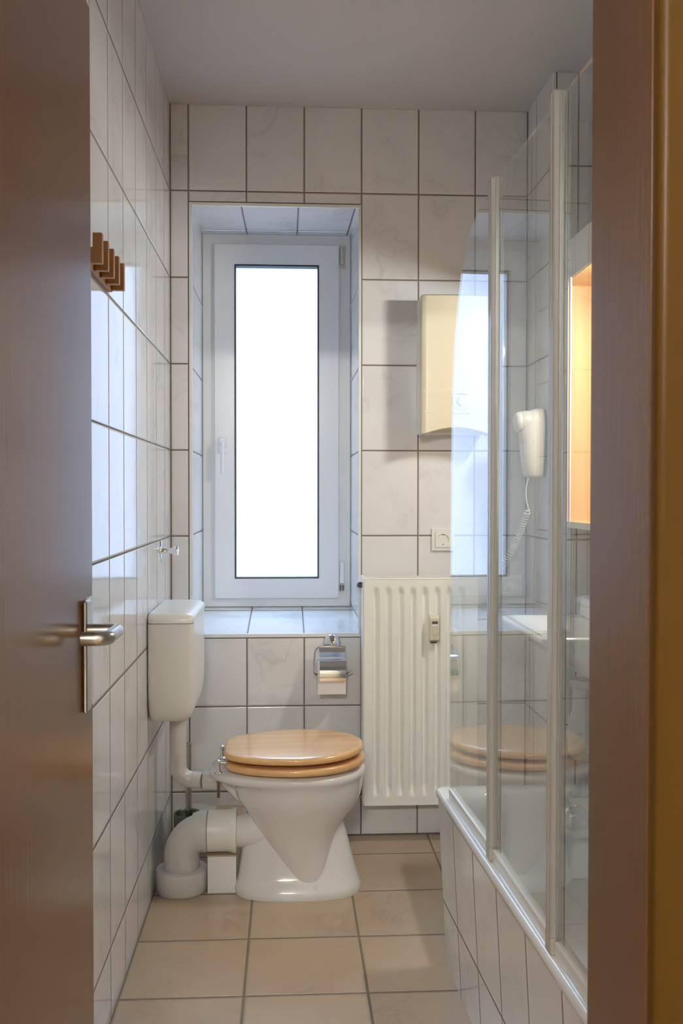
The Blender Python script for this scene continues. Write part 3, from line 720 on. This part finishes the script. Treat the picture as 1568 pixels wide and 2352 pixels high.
ov = G().lathe([(.036, 0), (.0355, -.004), (.031, -.009), (.020, -.011), (.001, -.0115)], (.728, 2.398, .402), (0, 1, .10), 40).mk('overflow_plate', M['chrome'], tub)
G().lathe([(.012, -.010), (.013, -.018), (.010, -.024), (.001, -.025)], (.718, 2.398, .408), (0, 1, .10), 20).mk('overflow_knob', M['chrome'], ov)
G().lathe([(.030, 0), (.028, .003), (.001, .004)], (.73, 2.20, .1005), 'Z', 32).mk('drain', M['chrome'], tub)

# ------------------------------------------------------------------ folding shower screen
sc_ = empty('shower_screen', (.43, 1.75, ZR), 'three part folding glass shower screen standing on the bathtub rim', 'shower screen')
P0 = Vector((.4050, 2.372)); P1 = Vector((.4255, 1.972)); P2 = Vector((.4405, 1.562)); P3 = Vector((.4600, 1.155))
ZT = 1.868
def pane(a, b, outline, t=.005):
    """outline in (s along a->b, z); extruded by t"""
    d = (b - a); Lg = d.length; d.normalize(); nrm = Vector((-d.y, d.x)) * (t / 2)
    f_ = [(a.x + d.x * s + nrm.x, a.y + d.y * s + nrm.y, z) for s, z in outline]; k_ = [(a.x + d.x * s - nrm.x, a.y + d.y * s - nrm.y, z) for s, z in outline]
    return G().loft([f_, k_]).mk('glass_panel', M['glass'], sc_, smooth=False)
def edge_from_photo():
    # sail shaped free edge: (distance from far end along the panel, height)
    return [(0.000, ZR + .012), (.000, .90), (.002, 1.20), (.010, 1.42), (.026, 1.55), (.060, 1.655), (.105, 1.74), (.150, 1.790), (.21, 1.825), (.30, 1.848), (.385, 1.855)]
L1 = (P1 - P0).length
out1 = [(s * 1.0, z) for s, z in edge_from_photo()]
crv = smoothpath([(s, 0, z) for s, z in out1[1:]], 5)
o1 = [(0, ZR + .012)] + [(p.x, p.z) for p in crv] + [(L1 - .008, 1.855), (L1 - .008, ZR + .012)]
pane(P0, P1, o1)
pane(P1, P2, [(.010, ZR + .012), (.010, ZT - .004), ((P2 - P1).length - .010, ZT - .004), ((P2 - P1).length - .010, ZR + .012)])
pane(P2, P3, [(.010, ZR + .012), (.010, ZT - .004), ((P3 - P2).length, ZT - .004), ((P3 - P2).length, ZR + .012)])
def rail(p, dirv, top, name='hinge_rail', hw=.0135):
    d = dirv.normalized(); n_ = Vector((-d.y, d.x))
    def sec(z, k=1.0, lift=0):
        c = [(-hw, -.0095), (-hw + .002, -.0115), (-.003, -.0115), (-.002, -.010), (.001, -.010), (.002, -.0115), (hw - .002, -.0115), (hw, -.0095), (hw, -.003), (hw - .003, -.002), (hw - .003, .002), (hw, .003), (hw, .0095), (hw - .002, .0115), (-hw + .002, .0115), (-hw, .0095), (-hw, .004), (-hw + .003, .003), (-hw + .003, -.003), (-hw, -.004)]
        return [(p.x + d.x * a * k + n_.x * b * k, p.y + d.y * a * k + n_.y * b * k, z) for a, b in c]
    r = G().loft([sec(ZR + .030), sec(top - .004), sec(top, .8)]).mk(name, M['alu'], sc_, sharp=30)
    G().loft([sec(ZR + .001, .9), sec(ZR + .004, 1.04), sec(ZR + .0295, 1.04)]).mk('rail_foot', M['footgrey'], r, sharp=30)
    q = p + Vector((.0128, -.004))
    G().box(q.x - .0012, q.x + .0012, q.y - .006, q.y + .006, ZR + .002, top - .004).mk('rail_seal', M['black'], r, smooth=False)
    return r
rail(P1, (P2 - P0), 1.872); rail(P2, (P3 - P1), 1.878); rail(P3, (P3 - P2), 1.878, 'wall_rail')
for a, b, s0, s1 in ((P0, P1, 0, .020), (P1, P2, .016, .018), (P2, P3, .016, .018)):
    d = (b - a); Lg = d.length; d.normalize(); n_ = Vector((-d.y, d.x))
    def seg(off, z0, z1, w):
        p_ = a + d * s0; q_ = b - d * s1
        v = []
        for e in (p_, q_):
            for sg in (-1, 1):
                for z in (z0, z1):
                    v.append((e.x + n_.x * (off + sg * w), e.y + n_.y * (off + sg * w), z))
        return v
    g = G(); fcs = [(0, 1, 3, 2), (4, 6, 7, 5), (0, 4, 5, 1), (2, 3, 7, 6), (0, 2, 6, 4), (1, 5, 7, 3)]
    g.add(seg(0, ZR + .0012, ZR + .022, .0045), fcs)
    sl = g.mk('bottom_seal', M['acryl'], sc_, smooth=False)
    G().add(seg(0, ZR + .0221, ZR + .026, .0052), fcs).mk('seal_bead', M['trim'], sl, smooth=False)

# ------------------------------------------------------------------ washbasin
wb = empty('washbasin', (XR, 2.68, .85), 'white washbasin hung on the right wall above the far end of the tub', 'washbasin')
BX0, BY0, BY1 = .648, 2.435, 2.925
def bs(xa, y0, y1, z, r, xb=XR - .0008): return [(x, y, z) for x, y in rrect(xa, xb, y0, y1, r, 8)]
secs = [bs(.86, 2.56, 2.80, .704, .05), bs(.83, 2.535, 2.825, .712, .06), bs(.79, 2.50, 2.86, .735, .07), bs(.735, 2.465, 2.895, .775, .06), bs(.685, 2.445, 2.915, .812, .05), bs(.655, 2.436, 2.923, .836, .035), bs(.648, 2.433, 2.926, .845, .032), bs(.649, 2.434, 2.925, .851, .032), bs(.655, 2.440, 2.919, .8535, .03), bs(.667, 2.452, 2.907, .8530, .03, XR - .17), bs(.680, 2.465, 2.894, .846, .045, XR - .18), bs(.700, 2.485, 2.875, .82, .06, XR - .19), bs(.74, 2.53, 2.83, .775, .07, XR - .205), bs(.79, 2.60, 2.76, .755, .05, XR - .23)]
G().loft(secs).mk('basin', M['porcelain'], wb, sharp=60)
G().loft([bs(.895, 2.434, 2.925, .8530, .012), bs(.897, 2.435, 2.924, .895, .014), bs(.903, 2.440, 2.919, .902, .014), bs(.915, 2.45, 2.91, .904, .01)]).mk('rear_ledge', M['porcelain'], wb, sharp=60)
tx, ty = .828, 2.65
tr_ = G().lathe([(.001, .706), (.040, .706), (.041, .688), (.036, .684), (.032, .680), (.032, .650), (.033, .615), (.040, .600), (.044, .590), (.045, .560), (.047, .555), (.047, .540), (.044, .535), (.042, .50), (.036, .484), (.022, .478), (.001, .477)], (tx, ty, 0), 'Z', 36).mk('drain_trap', M['plastic_grey'], wb, sharp=60)
G().tube([(tx + .03, ty, .58), (tx + .09, ty, .58), (XR - .002, ty, .58)], .018, 20).mk('waste_arm', M['plastic_grey'], tr_)
tp = G().lathe([(.024, .903), (.022, .915), (.019, .96), (.016, .965)], (.985, 2.68, 0), 'Z', 24).tube(smoothpath([(.985, 2.68, .95), (.94, 2.68, .965), (.885, 2.68, .958)], 6), .010, 14).mk('tap', M['chrome'], wb)
G().tube([(.985, 2.68, .965), (.955, 2.68, 1.005)], .007, 12).mk('tap_lever', M['chrome'], tp)

# ------------------------------------------------------------------ lit wooden cabinet on the right wall
cb = empty('wall_cabinet', (XR, 2.78, 1.12), 'open pine wall cabinet with a white front frame, lit inside, above the washbasin', 'cabinet')
cy0, cy1, cz0, cz1, cxf = 2.42, 3.101, 1.118, 2.015, .878
G().box(.884, XR - .0006, cy1 - .018, cy1, cz0 + .002, cz1 - .1).mk('far_side', M['pine'], cb, smooth=False)
G().box(.884, XR - .0006, cy0, cy0 + .018, cz0 + .002, cz1 - .1).mk('near_side', M['pine'], cb, smooth=False)
G().box(.884, XR - .0006, cy0 + .018, cy1 - .018, cz0 + .002, cz0 + .02).mk('bottom_board', M['pine'], cb, smooth=False)
G().box(.884, XR - .0006, cy0 + .018, cy1 - .018, cz1 - .120, cz1 - .102).mk('top_board', M['pine'], cb, smooth=False)
G().box(XR - .012, XR - .0006, cy0 + .018, cy1 - .018, cz0 + .02, cz1 - .12).mk('back_panel', M['pine'], cb, smooth=False)
g = G().box(cxf, .8835, 2.972, 2.988, cz0, cz1).box(cxf, .8835, cy0 - .01, cy0 + .02, cz0, cz1)
g.box(cxf + .0004, .8831, cy0 + .02, 2.972, cz0, cz0 + .020).box(cxf + .0004, .8831, cy0 + .02, 2.972, cz1 - .118, cz1)
g.mk('front_frame', M['trim'], cb, bevel=.0012)
lp = empty('cabinet_lamp', (.985, 2.60, 1.895), 'small warm tube lamp under the top board inside the pine cabinet', 'lamp')
G().box(.955, 1.035, 2.50, 2.70, 1.884, 1.8945).mk('lamp_base', M['trim'], lp, bevel=.002)
G().lathe([(.001, 2.515), (.012, 2.517), (.012, 2.683), (.001, 2.685)], (.985, 0, 1.868), 'Y', 20).mk('lamp_tube', M['lamp'], lp)

# corridor wall lamp behind the camera
cl = empty('wall_lamp', (-.29, CY, 2.13), 'long warm wall lamp in the corridor behind the camera', 'lamp')
G().box(-.50, -.08, CY + .0003, CY + .03, 2.10, 2.165).mk('lamp_base', M['trim'], cl, bevel=.003)
G().lathe([(.001, -.49), (.016, -.488), (.016, -.092), (.001, -.09)], (0, CY + .05, 2.135), 'X', 20).mk('lamp_tube', M['corridor_lamp'], cl)

# ------------------------------------------------------------------ daylight
wd = bpy.data.worlds.new('sky'); S.world = wd; wd.use_nodes = True
bg = wd.node_tree.nodes['Background']; bg.inputs[1].default_value = 1.0
_g = NT(wd.node_tree); _tc = _g.n('ShaderNodeTexCoord'); _sp = _g.n('ShaderNodeSeparateXYZ'); _g.l(_tc.outputs['Generated'], _sp.inputs[0])
_mr = _g.n('ShaderNodeMapRange'); _mr.interpolation_type = 'SMOOTHSTEP'; _mr.inputs[1].default_value = 0.22; _mr.inputs[2].default_value = 0.60; _g.l(_sp.outputs[2], _mr.inputs[0])
# bright facade mist at eye level, open blue-white sky above the courtyard
_g.l(_g.mix(_mr.outputs[0], (1.25, 1.60, 2.25), (5.2, 7.9, 11.5)), bg.inputs[0])
pl = bpy.data.lights.new('window_portal', 'AREA'); pl.shape = 'RECTANGLE'; pl.size = .36; pl.size_y = 1.30
pl.cycles.is_portal = True
po = bpy.data.objects.new('window_portal', pl); COL.objects.link(po); po.location = (-.043, FY + .03, 1.515); po.rotation_euler = (-PI / 2, 0, 0)

# ------------------------------------------------------------------ camera
f, h, yaw, pit, roll = 2218.6, 1.2242, 0.0557, 0.0190, 0.0007
cam = bpy.data.cameras.new('camera'); co = bpy.data.objects.new('camera', cam); COL.objects.link(co)
cam.sensor_fit = 'VERTICAL'; cam.sensor_height = 24.0; cam.lens = f / 2352 * 24.0; cam.clip_start = 0.02
co.location = (0, 0, h)
fw = Vector((math.sin(yaw) * math.cos(pit), math.cos(yaw) * math.cos(pit), -math.sin(pit)))
rt = Vector((math.cos(yaw), -math.sin(yaw), 0)); up = rt.cross(fw)
r2 = (rt * math.cos(roll) + up * math.sin(roll)); u2 = r2.cross(fw)
co.matrix_world = Matrix(((r2.x, u2.x, -fw.x, 0), (r2.y, u2.y, -fw.y, 0), (r2.z, u2.z, -fw.z, h), (0, 0, 0, 1)))
cam.dof.use_dof = True; cam.dof.focus_distance = 2.9; cam.dof.aperture_fstop = 9.0
S.camera = co
S.view_settings.view_transform = 'Standard'; S.view_settings.look = 'None'; S.view_settings.gamma = 1.0
S.view_settings.use_curve_mapping = False; S.view_settings.exposure = 0.0
cy = S.cycles
cy.max_bounces = 14; cy.diffuse_bounces = 8; cy.glossy_bounces = 8; cy.transparent_max_bounces = 24; cy.transmission_bounces = 8
cy.use_denoising = True; cy.sample_clamp_indirect = 6.0; cy.caustics_reflective = True; cy.blur_glossy = 0.5
